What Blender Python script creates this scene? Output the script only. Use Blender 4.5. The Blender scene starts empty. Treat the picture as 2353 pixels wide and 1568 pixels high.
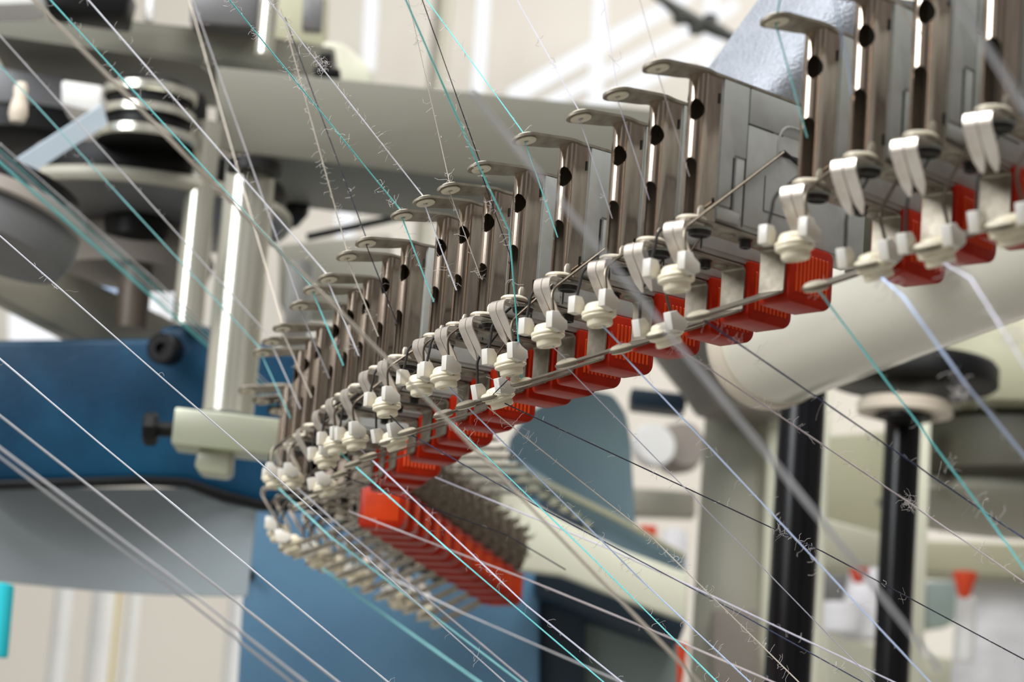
import bpy, bmesh, math, random
from mathutils import Vector as V, Matrix as MX
R = math.radians
random.seed(7)
sc = bpy.context.scene
COL = sc.collection

# ------------------------------------------------------------------ camera
W, H = 2353, 1568
FPX = 6536.0                       # 100 mm lens on a 36 mm sensor
CAM = V((0, 0, 1.5))
TH, RO = math.atan(1292 / FPX), R(4.3)
Fv = V((0, math.cos(TH), math.sin(TH)))
X0 = V((1, 0, 0)); U0 = V((0, -math.sin(TH), math.cos(TH)))
CX = X0 * math.cos(RO) + U0 * math.sin(RO)
CY = -X0 * math.sin(RO) + U0 * math.cos(RO)
def ray(px, py):
    return (CX * (px - W / 2) + CY * (H / 2 - py)) / FPX + Fv
def P(px, py, D):                  # point seen at a pixel, D metres in front of the camera
    return CAM + ray(px, py) * D
def PZ(px, py, z):                 # point seen at a pixel on the horizontal plane z
    r = ray(px, py)
    return CAM + r * ((z - CAM.z) / r.z)
def depth(p):
    return (p - CAM).dot(Fv)

cam = bpy.data.cameras.new('camera'); co = bpy.data.objects.new('camera', cam); COL.objects.link(co)
rot = MX((CX, CY, -Fv)).transposed().to_4x4()
co.matrix_world = MX.Translation(CAM) @ rot
cam.sensor_width = 36; cam.lens = FPX * 36 / W
cam.clip_start = 0.05; cam.clip_end = 200
cam.dof.use_dof = True; cam.dof.focus_distance = 2.58; cam.dof.aperture_fstop = 7.6
sc.camera = co

# ------------------------------------------------------------------ materials
def lin(c):
    return tuple(((v / 255) / 12.92 if v / 255 <= .04045 else ((v / 255 + .055) / 1.055) ** 2.4) for v in c) + (1,)
def mat(name, c, rough=.5, metal=0., spec=.5, dirt=None, dscale=60, damt=.5, bump=0, bscale=200, coat=0, stretch=None, transl=None):
    m = bpy.data.materials.new(name); m.use_nodes = True
    nt = m.node_tree; b = nt.nodes['Principled BSDF']
    b.inputs['Base Color'].default_value = lin(c)
    b.inputs['Roughness'].default_value = rough; b.inputs['Metallic'].default_value = metal
    b.inputs['Specular IOR Level'].default_value = spec; b.inputs['Coat Weight'].default_value = coat
    tc = nt.nodes.new('ShaderNodeTexCoord')
    vec = tc.outputs['Object']
    if stretch:
        mp = nt.nodes.new('ShaderNodeMapping'); mp.inputs['Scale'].default_value = stretch
        nt.links.new(vec, mp.inputs[0]); vec = mp.outputs[0]
    if dirt:
        n = nt.nodes.new('ShaderNodeTexNoise'); n.inputs['Scale'].default_value = dscale; n.inputs['Detail'].default_value = 5
        nt.links.new(vec, n.inputs['Vector'])
        r = nt.nodes.new('ShaderNodeValToRGB'); r.color_ramp.elements[0].position = .42; r.color_ramp.elements[1].position = .72
        r.color_ramp.elements[1].color = (damt, damt, damt, 1)
        nt.links.new(n.outputs['Fac'], r.inputs[0])
        x = nt.nodes.new('ShaderNodeMix'); x.data_type = 'RGBA'
        x.inputs[6].default_value = lin(c); x.inputs[7].default_value = lin(dirt)
        nt.links.new(r.outputs[0], x.inputs[0]); nt.links.new(x.outputs[2], b.inputs['Base Color'])
    if bump:
        n2 = nt.nodes.new('ShaderNodeTexNoise'); n2.inputs['Scale'].default_value = bscale; n2.inputs['Detail'].default_value = 3
        nt.links.new(vec, n2.inputs['Vector'])
        bp = nt.nodes.new('ShaderNodeBump'); bp.inputs['Strength'].default_value = bump; bp.inputs['Distance'].default_value = .002
        nt.links.new(n2.outputs['Fac'], bp.inputs['Height']); nt.links.new(bp.outputs[0], b.inputs['Normal'])
    if transl:
        t = nt.nodes.new('ShaderNodeBsdfTranslucent'); t.inputs['Color'].default_value = lin(transl)
        ms = nt.nodes.new('ShaderNodeMixShader'); ms.inputs[0].default_value = .2
        out = nt.nodes['Material Output']
        nt.links.new(b.outputs[0], ms.inputs[1]); nt.links.new(t.outputs[0], ms.inputs[2]); nt.links.new(ms.outputs[0], out.inputs[0])
    return m
def emit(name, c, s):
    m = bpy.data.materials.new(name); m.use_nodes = True
    nt = m.node_tree; nt.nodes.clear()
    e = nt.nodes.new('ShaderNodeEmission'); e.inputs[0].default_value = lin(c); e.inputs[1].default_value = s
    o = nt.nodes.new('ShaderNodeOutputMaterial'); nt.links.new(e.outputs[0], o.inputs[0])
    return m

K = {}
K['tube'] = mat('worn_nickel_tube', (190, 175, 162), .15, 1, dirt=(158, 141, 126), dscale=6, damt=.7, stretch=(40, 40, 5))
K['plate'] = mat('dusty_nickel_plate', (170, 162, 148), .42, .75, dirt=(130, 122, 108), dscale=90, damt=.8)
K['bracket'] = mat('dusty_steel_bracket', (158, 150, 136), .42, .7, dirt=(110, 102, 90), dscale=70, damt=.8)
K['housing'] = mat('light_grey_plastic', (176, 178, 174), .45, 0, dirt=(150, 148, 140), dscale=40, damt=.6)
K['seam'] = mat('dark_seam', (40, 38, 36), .7)
K['clip'] = mat('bright_clip_steel', (224, 215, 205), .32, .7, dirt=(200, 186, 172), dscale=80, damt=.6)
K['wire'] = mat('steel_wire', (120, 112, 100), .32, 1, dirt=(95, 88, 78), dscale=120, damt=.7)
K['ceramic'] = mat('ivory_ceramic', (240, 230, 204), .28, 0, dirt=(225, 212, 182), dscale=80, damt=.8, coat=.2)
K['holder'] = mat('milky_white_plastic', (216, 213, 206), .32, 0, dirt=(222, 211, 188), dscale=60, damt=.6)
K['eyelet'] = mat('cream_ceramic_eyelet', (228, 219, 198), .3, 0, dirt=(200, 190, 168), dscale=90, damt=.6)
K['rubber'] = mat('black_bushing', (34, 33, 32), .4)
K['rim'] = mat('grey_bushing_rim', (150, 152, 146), .4)
K['lensrib_lit'] = mat('lens_rib_painted_light', (210, 72, 18), .35, 0, spec=.3, dirt=(196, 60, 14), dscale=60, damt=.7)  # brighter orange paints in the light refracted through the ribs
K['lens'] = mat('red_signal_plastic', (172, 39, 8), .36, 0, spec=.25, dirt=(134, 24, 4), dscale=45, damt=.8, transl=(255, 96, 10))
K['lint'] = mat('pale_lint', (212, 206, 204), .9, spec=.1)
K['darklint'] = mat('brown_lint', (118, 108, 95), .95, spec=.1, dirt=(74, 66, 56), dscale=60, damt=1)
K['cream'] = mat('cream_paint', (168, 166, 152), .5, dirt=(160, 154, 138), dscale=3, damt=.5)
K['beam'] = mat('grey_cream_beam_paint', (126, 125, 114), .5, dirt=(122, 117, 103), dscale=3, damt=.5)
K['lightcream'] = mat('light_cream_paint', (226, 226, 206), .4, dirt=(212, 210, 190), dscale=4, damt=.6)
K['pipe'] = mat('ivory_pipe_paint', (222, 219, 205), .25, dirt=(206, 202, 186), dscale=4, damt=.6, coat=.3)
K['beigecap'] = mat('beige_plastic', (214, 203, 186), .4, dirt=(204, 190, 170), dscale=8, damt=.6)
K['steel'] = mat('polished_steel_post', (216, 214, 202), .22, .75, dirt=(190, 190, 172), dscale=4, damt=.7, stretch=(12, 12, 1))
K['block'] = mat('zinc_plated_block', (196, 198, 180), .38, .6, dirt=(190, 198, 160), dscale=14, damt=.7)
K['blue'] = mat('dark_blue_enamel', (3, 52, 80), .4, spec=.35, dirt=(22, 84, 118), dscale=6, damt=.7, bump=.5, bscale=300)
K['skyblue'] = mat('mid_blue_enamel', (104, 148, 182), .5, dirt=(84, 126, 160), dscale=4, damt=.8)
K['slate'] = mat('slate_blue_enamel', (140, 166, 176), .5, dirt=(122, 150, 164), dscale=5, damt=.7)
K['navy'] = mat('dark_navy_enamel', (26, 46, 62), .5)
K['black'] = mat('black_enamel', (10, 10, 11), .45, spec=.25, dirt=(24, 23, 22), dscale=10, damt=.5)
K['blackpole'] = mat('black_gloss_pole', (9, 9, 12), .22, spec=.35, dirt=(22, 22, 28), dscale=5, damt=.6)
K['greymetal'] = mat('grey_cast_metal', (120, 120, 122), .45, .3, dirt=(100, 98, 96), dscale=6, damt=.6)
K['greysheet'] = mat('grey_sheet_metal', (164, 172, 177), .5, 0, dirt=(148, 159, 163), dscale=4, damt=.7)
K['greygreen'] = mat('grey_green_panel', (136, 150, 148), .5, dirt=(124, 140, 140), dscale=5, damt=.6)
K['belt'] = mat('pale_blue_belt', (206, 222, 236), .35)
K['olive'] = mat('olive_cream_paint', (182, 181, 154), .5, dirt=(168, 166, 140), dscale=5, damt=.6)
K['darkolive'] = mat('dark_olive_paint', (70, 68, 54), .55)
K['brown'] = mat('brown_cast_metal', (96, 86, 76), .5, .3)
K['taupe'] = mat('taupe_cast_paint', (150, 142, 134), .5, dirt=(130, 122, 116), dscale=5, damt=.5)
K['red'] = mat('red_plastic', (214, 70, 34), .4)
K['white'] = mat('white_yarn_cone', (240, 240, 244), .8, dirt=(222, 222, 228), dscale=12, damt=.8, stretch=(1, 1, 8))
K['whitepost'] = mat('white_painted_post', (232, 232, 230), .5, dirt=(214, 216, 216), dscale=4, damt=.6)
K['foil'] = mat('bubbled_silver_foil', (158, 163, 172), .42, .35, bump=1.0, bscale=260, dirt=(140, 145, 152), dscale=50, damt=.6)
K['wall'] = mat('cream_wall_plaster', (240, 235, 225), .8, dirt=(233, 226, 214), dscale=.6, damt=.7)
K['floor'] = mat('grey_floor', (150, 148, 142), .6, dirt=(130, 128, 122), dscale=2, damt=.6)
K['turq'] = mat('turquoise_yarn_cone', (40, 200, 215), .8)
K['cable'] = mat('dark_cable', (60, 62, 58), .5)
K['yellow'] = mat('yellow_stripe', (214, 190, 96), .5)
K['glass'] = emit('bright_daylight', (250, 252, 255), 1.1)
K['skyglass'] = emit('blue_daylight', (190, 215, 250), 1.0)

# ------------------------------------------------------------------ mesh building
class MB:
    def __init__(s): s.bm = bmesh.new(); s.mats = []
    def mi(s, m):
        if m not in s.mats: s.mats.append(m)
        return s.mats.index(m)
    def add(s, tmp, m, mtx=None):
        i = s.mi(m)
        if mtx is not None: bmesh.ops.transform(tmp, matrix=mtx, verts=tmp.verts)
        mp = {v: s.bm.verts.new(v.co) for v in tmp.verts}
        for f in tmp.faces:
            try: nf = s.bm.faces.new([mp[v] for v in f.verts]); nf.material_index = i; nf.smooth = True
            except ValueError: pass
        tmp.free(); return s
    def box(s, a, b, m, bev=0, seg=2, mtx=None):
        t = bmesh.new(); a = V(a); b = V(b)
        r = bmesh.ops.create_cube(t, size=1)
        for v in t.verts: v.co = V(((a.x + b.x) / 2 + v.co.x * (b.x - a.x), (a.y + b.y) / 2 + v.co.y * (b.y - a.y), (a.z + b.z) / 2 + v.co.z * (b.z - a.z)))
        if bev: bmesh.ops.bevel(t, geom=t.edges[:], offset=bev, segments=seg, affect='EDGES', profile=.5)
        return s.add(t, m, mtx)
    def prism(s, front, back, m, bev=0, seg=2, mtx=None):
        t = bmesh.new()
        f = [t.verts.new(p) for p in front]; b = [t.verts.new(p) for p in back]
        n = len(f); t.faces.new(f); t.faces.new(b[::-1])
        for i in range(n): t.faces.new((f[i], b[i], b[(i + 1) % n], f[(i + 1) % n]))
        bmesh.ops.recalc_face_normals(t, faces=t.faces[:])
        if bev: bmesh.ops.bevel(t, geom=t.edges[:], offset=bev, segments=seg, affect='EDGES', profile=.5)
        return s.add(t, m, mtx)
    def ext(s, poly, lo, hi, m, axis='y', bev=0, mtx=None):    # 2D outline pushed along an axis
        f = {'y': lambda p, h: V((p[0], h, p[1])), 'z': lambda p, h: V((p[0], p[1], h)), 'x': lambda p, h: V((h, p[0], p[1]))}[axis]
        return s.prism([f(p, lo) for p in poly], [f(p, hi) for p in poly], m, bev, 2, mtx)
    def tube(s, pts, r, m, n=8, caps=True):
        pts = [V(p) for p in pts]; t = bmesh.new(); rings = []
        rs = r if isinstance(r, (list, tuple)) else [r] * len(pts)
        up = None
        for i, p in enumerate(pts):
            d = (pts[min(i + 1, len(pts) - 1)] - pts[max(i - 1, 0)]).normalized()
            if up is None:
                up = d.orthogonal().normalized()
            else:
                up = (up - d * up.dot(d)).normalized()
            q = d.cross(up)
            rings.append([t.verts.new(p + (up * math.cos(2 * math.pi * k / n) + q * math.sin(2 * math.pi * k / n)) * rs[i]) for k in range(n)])
        for a, b in zip(rings, rings[1:]):
            for k in range(n): t.faces.new((a[k], a[(k + 1) % n], b[(k + 1) % n], b[k]))
        if caps: t.faces.new(rings[0][::-1]); t.faces.new(rings[-1])
        return s.add(t, m)
    def lathe(s, prof, m, mtx=None, n=28):                    # profile of (radius, height), spun about z
        t = bmesh.new(); rings = []
        for r, z in prof:
            if r < 1e-7: rings.append([t.verts.new((0, 0, z))])
            else: rings.append([t.verts.new((r * math.cos(2 * math.pi * k / n), r * math.sin(2 * math.pi * k / n), z)) for k in range(n)])
        for a, b in zip(rings, rings[1:]):
            for k in range(n):
                k2 = (k + 1) % n
                if len(a) == 1 and len(b) == 1: continue
                if len(a) == 1: t.faces.new((a[0], b[k2], b[k]))
                elif len(b) == 1: t.faces.new((a[k], a[k2], b[0]))
                else: t.faces.new((a[k], a[k2], b[k2], b[k]))
        bmesh.ops.recalc_face_normals(t, faces=t.faces[:])
        return s.add(t, m, mtx)
    def strip(s, path, half, y0, y1, m):                      # bent sheet: path in (x,z), thickness 2*half, from y0 to y1
        n = len(path); L = []; Rr = []
        for i in range(n):
            a = V(path[max(i - 1, 0)]); b = V(path[min(i + 1, n - 1)]); d = (b - a).normalized(); nn = V((-d.y, d.x))
            L.append(V(path[i]) + nn * half); Rr.append(V(path[i]) - nn * half)
        t = bmesh.new(); q = []
        for i in range(n):
            ya = y0[i] if isinstance(y0, list) else y0; yb = y1[i] if isinstance(y1, list) else y1
            q.append([t.verts.new((L[i].x, ya, L[i].y)), t.verts.new((L[i].x, yb, L[i].y)), t.verts.new((Rr[i].x, yb, Rr[i].y)), t.verts.new((Rr[i].x, ya, Rr[i].y))])
        for a, b in zip(q, q[1:]):
            for k in range(4): t.faces.new((a[k], a[(k + 1) % 4], b[(k + 1) % 4], b[k]))
        t.faces.new(q[0][::-1]); t.faces.new(q[-1])
        bmesh.ops.recalc_face_normals(t, faces=t.faces[:])
        return s.add(t, m)
    def mesh(s, name, ang=35):
        me = bpy.data.meshes.new(name); s.bm.to_mesh(me); s.bm.free()
        for m in s.mats: me.materials.append(m)
        me.shade_smooth(); me.set_sharp_from_angle(angle=R(ang))
        return me
    def obj(s, name, parent=None, loc=None, ang=35):
        o = bpy.data.objects.new(name, s.mesh(name, ang)); COL.objects.link(o)
        if parent: o.parent = parent
        if loc is not None: o.location = loc
        return o
    def at(s, name, origin, parent=None, ang=35):             # points are world points; origin becomes the object's own
        o3 = V(origin)
        base = parent.matrix_basis.translation if parent else V((0, 0, 0))
        bmesh.ops.translate(s.bm, vec=-o3, verts=s.bm.verts)
        return s.obj(name, parent, o3 - base, ang)
def tag(o, label=None, cat=None, group=None, kind=None):
    if label: o['label'] = label
    if cat: o['category'] = cat
    if group: o['group'] = group
    if kind: o['kind'] = kind
    return o
def empty(name, loc, rz=0):
    o = bpy.data.objects.new(name, None); COL.objects.link(o); o.empty_display_size = .02
    o.location = loc; o.rotation_euler = (0, 0, rz); return o
def axis_mtx(p, d):
    return MX.Translation(p) @ V(d).to_track_quat('Z', 'Y').to_matrix().to_4x4()
def arc(c, r, a0, a1, n):
    return [(c[0] + r * math.cos(R(a0 + (a1 - a0) * i / n)), c[1] + r * math.sin(R(a0 + (a1 - a0) * i / n))) for i in range(n + 1)]

# ------------------------------------------------------------------ the yarn feeder (local x inward, -y towards the near end, z up, origin at the foot of the tube)
def guide_tube_mesh():
    ro, ri = .0098, .0084
    out = [(.0135, ro + .0006), (.0105, ro)] + arc((0, 0), ro, 90, 270, 60) + [(.0105, -ro), (.0135, -ro - .0006)]
    inn = [(.0135, ri), (.0105, ri)] + arc((0, 0), ri, 90, 270, 60) + [(.0105, -ri), (.0135, -ri)]
    nz = 170; z0, z1 = .0012, .118
    def gone(y, z):                                            # the oval hole and the long slot in the front
        return ((y + .0036) / .0054) ** 2 + ((z - .0872) / .0088) ** 2 < 1 or (abs(y + .0016) < .0052 and (z < .044 or (y + .0016) ** 2 + (z - .044) ** 2 < .0052 ** 2))
    t = bmesh.new(); g = []
    for prof in (out, inn):
        g.append([[t.verts.new((x, y, z0 + (z1 - z0) * k / nz)) for x, y in prof] for k in range(nz + 1)])
    n = len(out); keep = {}
    for k in range(nz):
        for i in range(n - 1):
            x = (out[i][0] + out[i + 1][0]) / 2; y = (out[i][1] + out[i + 1][1]) / 2; z = z0 + (z1 - z0) * (k + .5) / nz
            keep[k, i] = not (x < -.001 and gone(y, z))
    def q(a, b, c, d): t.faces.new((a, b, c, d))
    for k in range(nz):
        for i in range(n - 1):
            if not keep[k, i]: continue
            q(g[0][k][i], g[0][k][i + 1], g[0][k + 1][i + 1], g[0][k + 1][i]); q(g[1][k][i], g[1][k + 1][i], g[1][k + 1][i + 1], g[1][k][i + 1])
            if not keep.get((k, i - 1)): q(g[0][k][i], g[0][k + 1][i], g[1][k + 1][i], g[1][k][i])
            if not keep.get((k, i + 1)): q(g[0][k][i + 1], g[1][k][i + 1], g[1][k + 1][i + 1], g[0][k + 1][i + 1])
            if not keep.get((k - 1, i)): q(g[0][k][i], g[1][k][i], g[1][k][i + 1], g[0][k][i + 1])
            if not keep.get((k + 1, i)): q(g[0][k + 1][i], g[0][k + 1][i + 1], g[1][k + 1][i + 1], g[1][k + 1][i])
    bmesh.ops.recalc_face_normals(t, faces=t.faces[:])
    b = MB(); b.add(t, K['tube'])
    b.lathe([(.0, -.0005), (.0036, -.0005), (.0038, .002), (.0038, .008), (.0026, .0112), (0, .0120)], K['bracket'], MX.Translation((-.0010, -.0080, .0)), 16)
    b.box((.0100, -ro - .0012, .012), (.0112, -ro + .0002, .020), K['seam']); b.box((.0100, -ro - .0012, .096), (.0112, -ro + .0002, .104), K['seam'])
    return b.mesh('guide_tube', 30)
ME = {}
ME['guide_tube'] = guide_tube_mesh()

def top_plate():
    b = MB(); tip = -.050; hw = .0118; z = .118
    xs = [.160, .016, .004, -.008, -.018]
    sl = .14
    def zz(x): return z if x > -.006 else z - (-.006 - x) * sl
    tips = [tip - hw * math.sin(R(a)) for a in (0, 20, 40, 58, 74, 86)]
    xx = [.190, .016, .004, -.006, -.012, -.018, -.030] + tips
    hws = [.0125, .0125, .0125, .0118, .0112, .0105, .0105] + [hw * math.cos(R(a)) for a in (0, 20, 40, 58, 74, 86)]
    b.strip([(x, zz(x)) for x in xx], .0011, [-h for h in hws], hws, K['plate'])
    for v in b.bm.verts:                                       # the tongue is twisted a little: its near edge sits higher
        tw = min(max((.004 - v.co.x) / .024, 0), 1); v.co.z -= v.co.y * .24 * tw
    return b.mesh('top_plate')
ME['top_plate'] = top_plate()
EYE_TOP = V((-.050, 0, .118 - .044 * .14))
EYE_ROT = V((-.14, .24, 1)).normalized().to_track_quat('Z', 'X').to_euler()
def eyelet_mesh(R0, name):
    b = MB()
    b.lathe([(.0022, .0035), (.0045, .0042), (R0 * .8, .0034), (R0, .0020), (R0, .0012), (R0 * .9, .0), (R0 * .9, -.0012), (R0 * .98, -.0018), (R0 * .94, -.0026), (R0 * .8, -.0030), (.0045, -.0033), (.0022, -.0026), (.0022, .0035)], K['eyelet'], None, 24)
    return b.mesh(name)
ME['eyelet'] = eyelet_mesh(.0092, 'eyelet')

def housing():
    b = MB(); y = .0118
    b.ext([(.0125, .004), (.050, .002), (.190, .002), (.192, .006), (.192, .1172), (.0125, .1172)], -y + .001, y - .001, K['housing'], 'y', .0008)
    return b.mesh('housing')
ME['housing'] = housing()
def cover_panel():
    b = MB(); y0, y1 = -.0124, -.0104
    # front strip with a stepped recess, upper panel, rear cover with an arched window
    b.ext([(.0135, .016), (.028, .016), (.028, .056), (.0305, .0585), (.043, .0585), (.043, .1165), (.0135, .1165)], y0, y1, K['housing'], 'y', .0006)
    b.box((.0285, -.0113, .010), (.0312, -.0106, .0565), K['seam'])
    b.box((.0325, y0 + .0004, .010), (.042, y1, .057), K['housing'], .0006)
    b.ext([(.0442, .088), (.190, .088), (.190, .1165), (.0442, .1165)], y0, y1, K['housing'], 'y', .0006)
    b.ext([(.0442, .006), (.190, .006), (.190, .0868), (.115, .0868)] + arc((.100, .081), .0165, 20, 160, 10) + [(.080, .0868), (.0442, .0868)][1:], y0 + .0003, y1, K['housing'], 'y', .0006)
    b.tube([(.0795, y0, .070), (.0795, y0, .081)] + [(x, y0, z) for x, z in arc((.0955, .081), .016, 180, 90, 6)] + [(.130, y0, .097)], .0012, K['housing'], 6)
    b.box((.081, -.0128, .0705), (.110, -.0119, .0735), K['seam'])
    b.box((.066, y0 - .0003, .022), (.0665, y0 + .0006, .0505), K['seam']); b.box((.066, y0 - .0003, .022), (.104, y0 + .0006, .0225), K['seam'])
    b.box((.0432, -.0114, .004), (.0440, -.0106, .1165), K['seam'])
    b.box((.0442, -.0114, .0868), (.074, -.0106, .088), K['seam'])
    b.box((.0135, -.0121, .004), (.040, y1, .0145), K['housing'], .0012)
    return b.mesh('cover_panel')
ME['cover_panel'] = cover_panel()

AD = V((-.080, -.034))                                         # arm of the bracket: outward and down
def bracket():
    b = MB(); hw = .0128
    head = [(-.004 + hw * math.cos(R(a)) * .8, hw * math.sin(R(a))) for a in (90, 115, 140, 165, 180, 195, 220, 245, 270)]
    b.ext([(.093, hw)] + head + [(.093, -hw)], -.0018, -.0001, K['bracket'], 'z', .0003)
    b.strip([(.088, -.001), (.0925, -.0012), (.0945, -.003), (.095, -.006), (.095, -.034), (.0945, -.0365), (.092, -.0385)], .0008, -hw, hw, K['bracket'])
    n = 8; p0 = V((.0930, -.0380)); pts = [p0, p0 + AD * .55]; ws = [hw * .9, .0105]
    for a in (0, 25, 50, 70, 86):
        pts.append(p0 + AD * 1.0 + AD.normalized() * .0105 * math.sin(R(a))); ws.append(.0105 * math.cos(R(a)))
    b.strip([tuple(p) for p in pts], .0009, [-w for w in ws], ws, K['bracket'])
    return b.mesh('bracket')
ME['bracket'] = bracket()
ARM_ANG = math.atan2(AD.y, AD.x)
EYE_ARM = V((.0930 + AD.x, 0, -.0380 + AD.y))
b = MB(); b.lathe([(0, -.0022), (.003, -.0021), (.0058, -.0012), (.0066, 0), (.0066, .0004), (0, .0004)], K['bracket'], None, 18); ME['rivet'] = b.mesh('rivet')
b = MB(); b.lathe([(0, .0005), (.0058, .0005), (.0058, -.0008), (.0046, -.0012), (.0046, -.0062), (.0038, -.0068), (.0022, -.0068), (.0022, -.0045), (0, -.0045)], K['rubber'], None, 12); ME['hex_bolt'] = b.mesh('hex_bolt', 25)
b = MB()
b.lathe([(.0, .0), (.0098, .0), (.0104, -.0012), (.0104, -.0030), (.0096, -.0036)], K['rim'])
b.lathe([(.0092, -.0012), (.0092, -.0050), (.0085, -.0074), (.0068, -.0080), (.0060, -.0062), (0, -.0058)], K['rubber'])
ME['bushing'] = b.mesh('bushing')
b = MB(); b.lathe([(0, .0036), (.0075, .0036), (.0105, .0030), (.0120, .0018), (.0122, .0006), (.0112, -.0001), (0, -.0001)], K['eyelet']); ME['foot_washer'] = b.mesh('foot_washer')

def clip_finger(sgn):
    b = MB()
    path = [(.002, -.0032), (-.0145, -.0030), (-.0185, -.0035), (-.0204, -.0052), (-.0210, -.0080), (-.0210, -.0118), (-.0203, -.0142), (-.0188, -.0165), (-.0120, -.0262), (-.0070, -.0333), (-.0025, -.0398)]
    wi = [.0005] * 9 + [.0012, .0042]
    wid = [.0104] * 9 + [.0094, .0060]
    ya = list(wi); yb = list(wid)
    if sgn < 0: ya, yb = [-v for v in yb], [-v for v in ya]
    b.strip(path, .00055, ya, yb, K['clip'])
    return b.mesh('clip_finger')
ME['clip_near'] = clip_finger(-1); ME['clip_far'] = clip_finger(1)

PIV = V((.084, 0, .074))
DISC = V((-.0147, 0, -.047))
def lc(p): return tuple(V(p) - PIV)
def rod(y, name):
    b = MB()
    hx = DISC.x - .008 + (-.003 if y > 0 else 0)
    p = [V((.086, y * .7, .0748)), V((.084, y, .0735)), V((-.019, y, -.0078))]
    bend = V((-.0245, y, -.0125)); end = V((hx, y * 1.2, DISC.z + .010))
    for t in (0, .2, .4, .6, .8, 1):
        a = V((-.019, y, -.0078)).lerp(bend, t); c = bend.lerp(V((-.0240, y * 1.05, -.0200)), t); p.append(a.lerp(c, t))
    p.append(end)
    if y < 0: b.tube([lc(q) for q in [V((.086, -.0125, .0748)), V((.112, -.0125, .0665))]], .0016, K['seam'], 6)
    b.tube([lc(q) for q in p], .00125, K['wire'], 8)
    return b
def tension_arm_mesh():
    b = rod(-.0142, 'a'); b2 = rod(.0142, 'b')
    me2 = bpy.data.meshes.new('x'); b2.bm.to_mesh(me2); b2.bm.free(); b.bm.from_mesh(me2); bpy.data.meshes.remove(me2)
    for f in b.bm.faces: f.smooth = True
    for y in (-1, 1):
        b.tube([lc(DISC + V((-.006, y * .0185, .0035))), lc(DISC + V((-.001, y * .0160, .0005))), lc(DISC + V((0, y * .011, 0)))], .0013, K['wire'], 6)
    return b.mesh('tension_arm')
ME['tension_arm'] = tension_arm_mesh()
def disc_mesh():
    b = MB()
    b.lathe([(0, .0072), (.0055, .0072), (.0088, .0066), (.0104, .0050), (.0110, .0030), (.0112, .0022), (.0130, .0016), (.0137, .0006), (.0137, -.0004), (.0130, -.0012), (.0136, -.0018), (.0134, -.0028), (.0118, -.0036), (.0098, -.0044), (.0100, -.0052), (.0100, -.0078), (.0090, -.0088), (.0060, -.0090), (.0045, -.0070), (0, -.0070)], K['ceramic'])
    bmesh.ops.scale(b.bm, vec=(1.06, 1.06, 1.25), verts=b.bm.verts)
    return b.mesh('ceramic_disc', 50)
ME['ceramic_disc'] = disc_mesh()
def holder(big):
    b = MB()
    if big: poly = [(-.0072, .0092), (.0010, .0098), (.0042, .0060), (.0110, .0022), (.0118, -.0050), (.0040, -.0086), (-.0020, -.0064), (-.0070, -.0058)]
    else: poly = [(-.0058, .0080), (.0030, .0082), (.0066, .0030), (.0060, -.0050), (.0030, -.0076), (-.0056, -.0070)]
    b.ext([(x * .95, z * .95) for x, z in poly], -.0042, .0042, K['holder'], 'y', .0008)
    return b.mesh('wire_holder')
ME['holder_big'] = holder(True); ME['holder_small'] = holder(False)

def lens_mesh():
    b = MB(); x0, x1, y, z0, z1 = .0972, .150, .0165, -.0445, .0045
    outl = [(x0, z1), (x0, z0 + .003)] + [(x0 + .002, z0)] + arc((x1 - .011, z0 + .011), .011, 270, 360, 6) + arc((x1 - .006, z1 - .006), .006, 0, 90, 4)
    b.ext(outl, -y, y, K['lens'], 'y', .0022)
    for k in range(9):
        x = x0 + .0080 + k * .0045
        b.box((x - .0012, -y - .0010, z0 + .009), (x + .0012, -y + .001, z1 - .008), K['lensrib_lit'], .0006, 1)
    for k in range(5):
        yy = -.010 + k * .005
        b.box((x1 - .001, yy - .0014, z0 + .014), (x1 + .0008, yy + .0014, z1 - .010), K['lensrib_lit'], .0006, 1)
    return b.mesh('signal_lens')
ME['signal_lens'] = lens_mesh()

def part(name, me, parent, loc=(0, 0, 0), rot=(0, 0, 0), label=None):
    o = bpy.data.objects.new(name, me); COL.objects.link(o); o.parent = parent
    o.location = loc; o.rotation_euler = rot
    if label: o['label'] = label
    return o
def tension(root, ang):
    a = part('tension_arm', ME['tension_arm'], root, PIV, (0, -ang, 0))
    part('ceramic_disc', ME['ceramic_disc'], a, DISC - PIV, V((-.12, .11, 1)).normalized().to_track_quat('Z', 'X').to_euler())
    part('wire_holder', ME['holder_big'], a, DISC - PIV + V((-.007, -.0170, .0072)))
    part('wire_holder', ME['holder_small'], a, DISC - PIV + V((-.010, .0175, .0062)))
    return a
def bracket_parts(root):
    br = part('bracket', ME['bracket'], root)
    part('eyelet', ME['eyelet'], br, EYE_ARM, (0, -(ARM_ANG + math.pi), 0), 'cream ceramic eyelet')
    part('rivet', ME['rivet'], br, (.040, 0, -.0018)); part('rivet', ME['rivet'], br, (.079, 0, -.0018))
    part('hex_bolt', ME['hex_bolt'], br, (.060, -.001, -.0018))
def make_feeder():
    root = empty('yarn_feeder', (0, 0, 0))
    part('guide_tube', ME['guide_tube'], root)
    tp = part('top_plate', ME['top_plate'], root)
    part('eyelet', ME['eyelet'], tp, EYE_TOP, EYE_ROT, 'cream ceramic eyelet')
    hs = part('housing', ME['housing'], root); part('cover_panel', ME['cover_panel'], hs)
    bracket_parts(root)
    part('bushing', ME['bushing'], root, (.008, 0, -.0019)); part('foot_washer', ME['foot_washer'], root, (-.003, -.001, -.0001))
    part('clip_finger', ME['clip_near'], root); part('clip_finger', ME['clip_far'], root)
    part('signal_lens', ME['signal_lens'], root)
    tension(root, 0)
    return root
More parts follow.
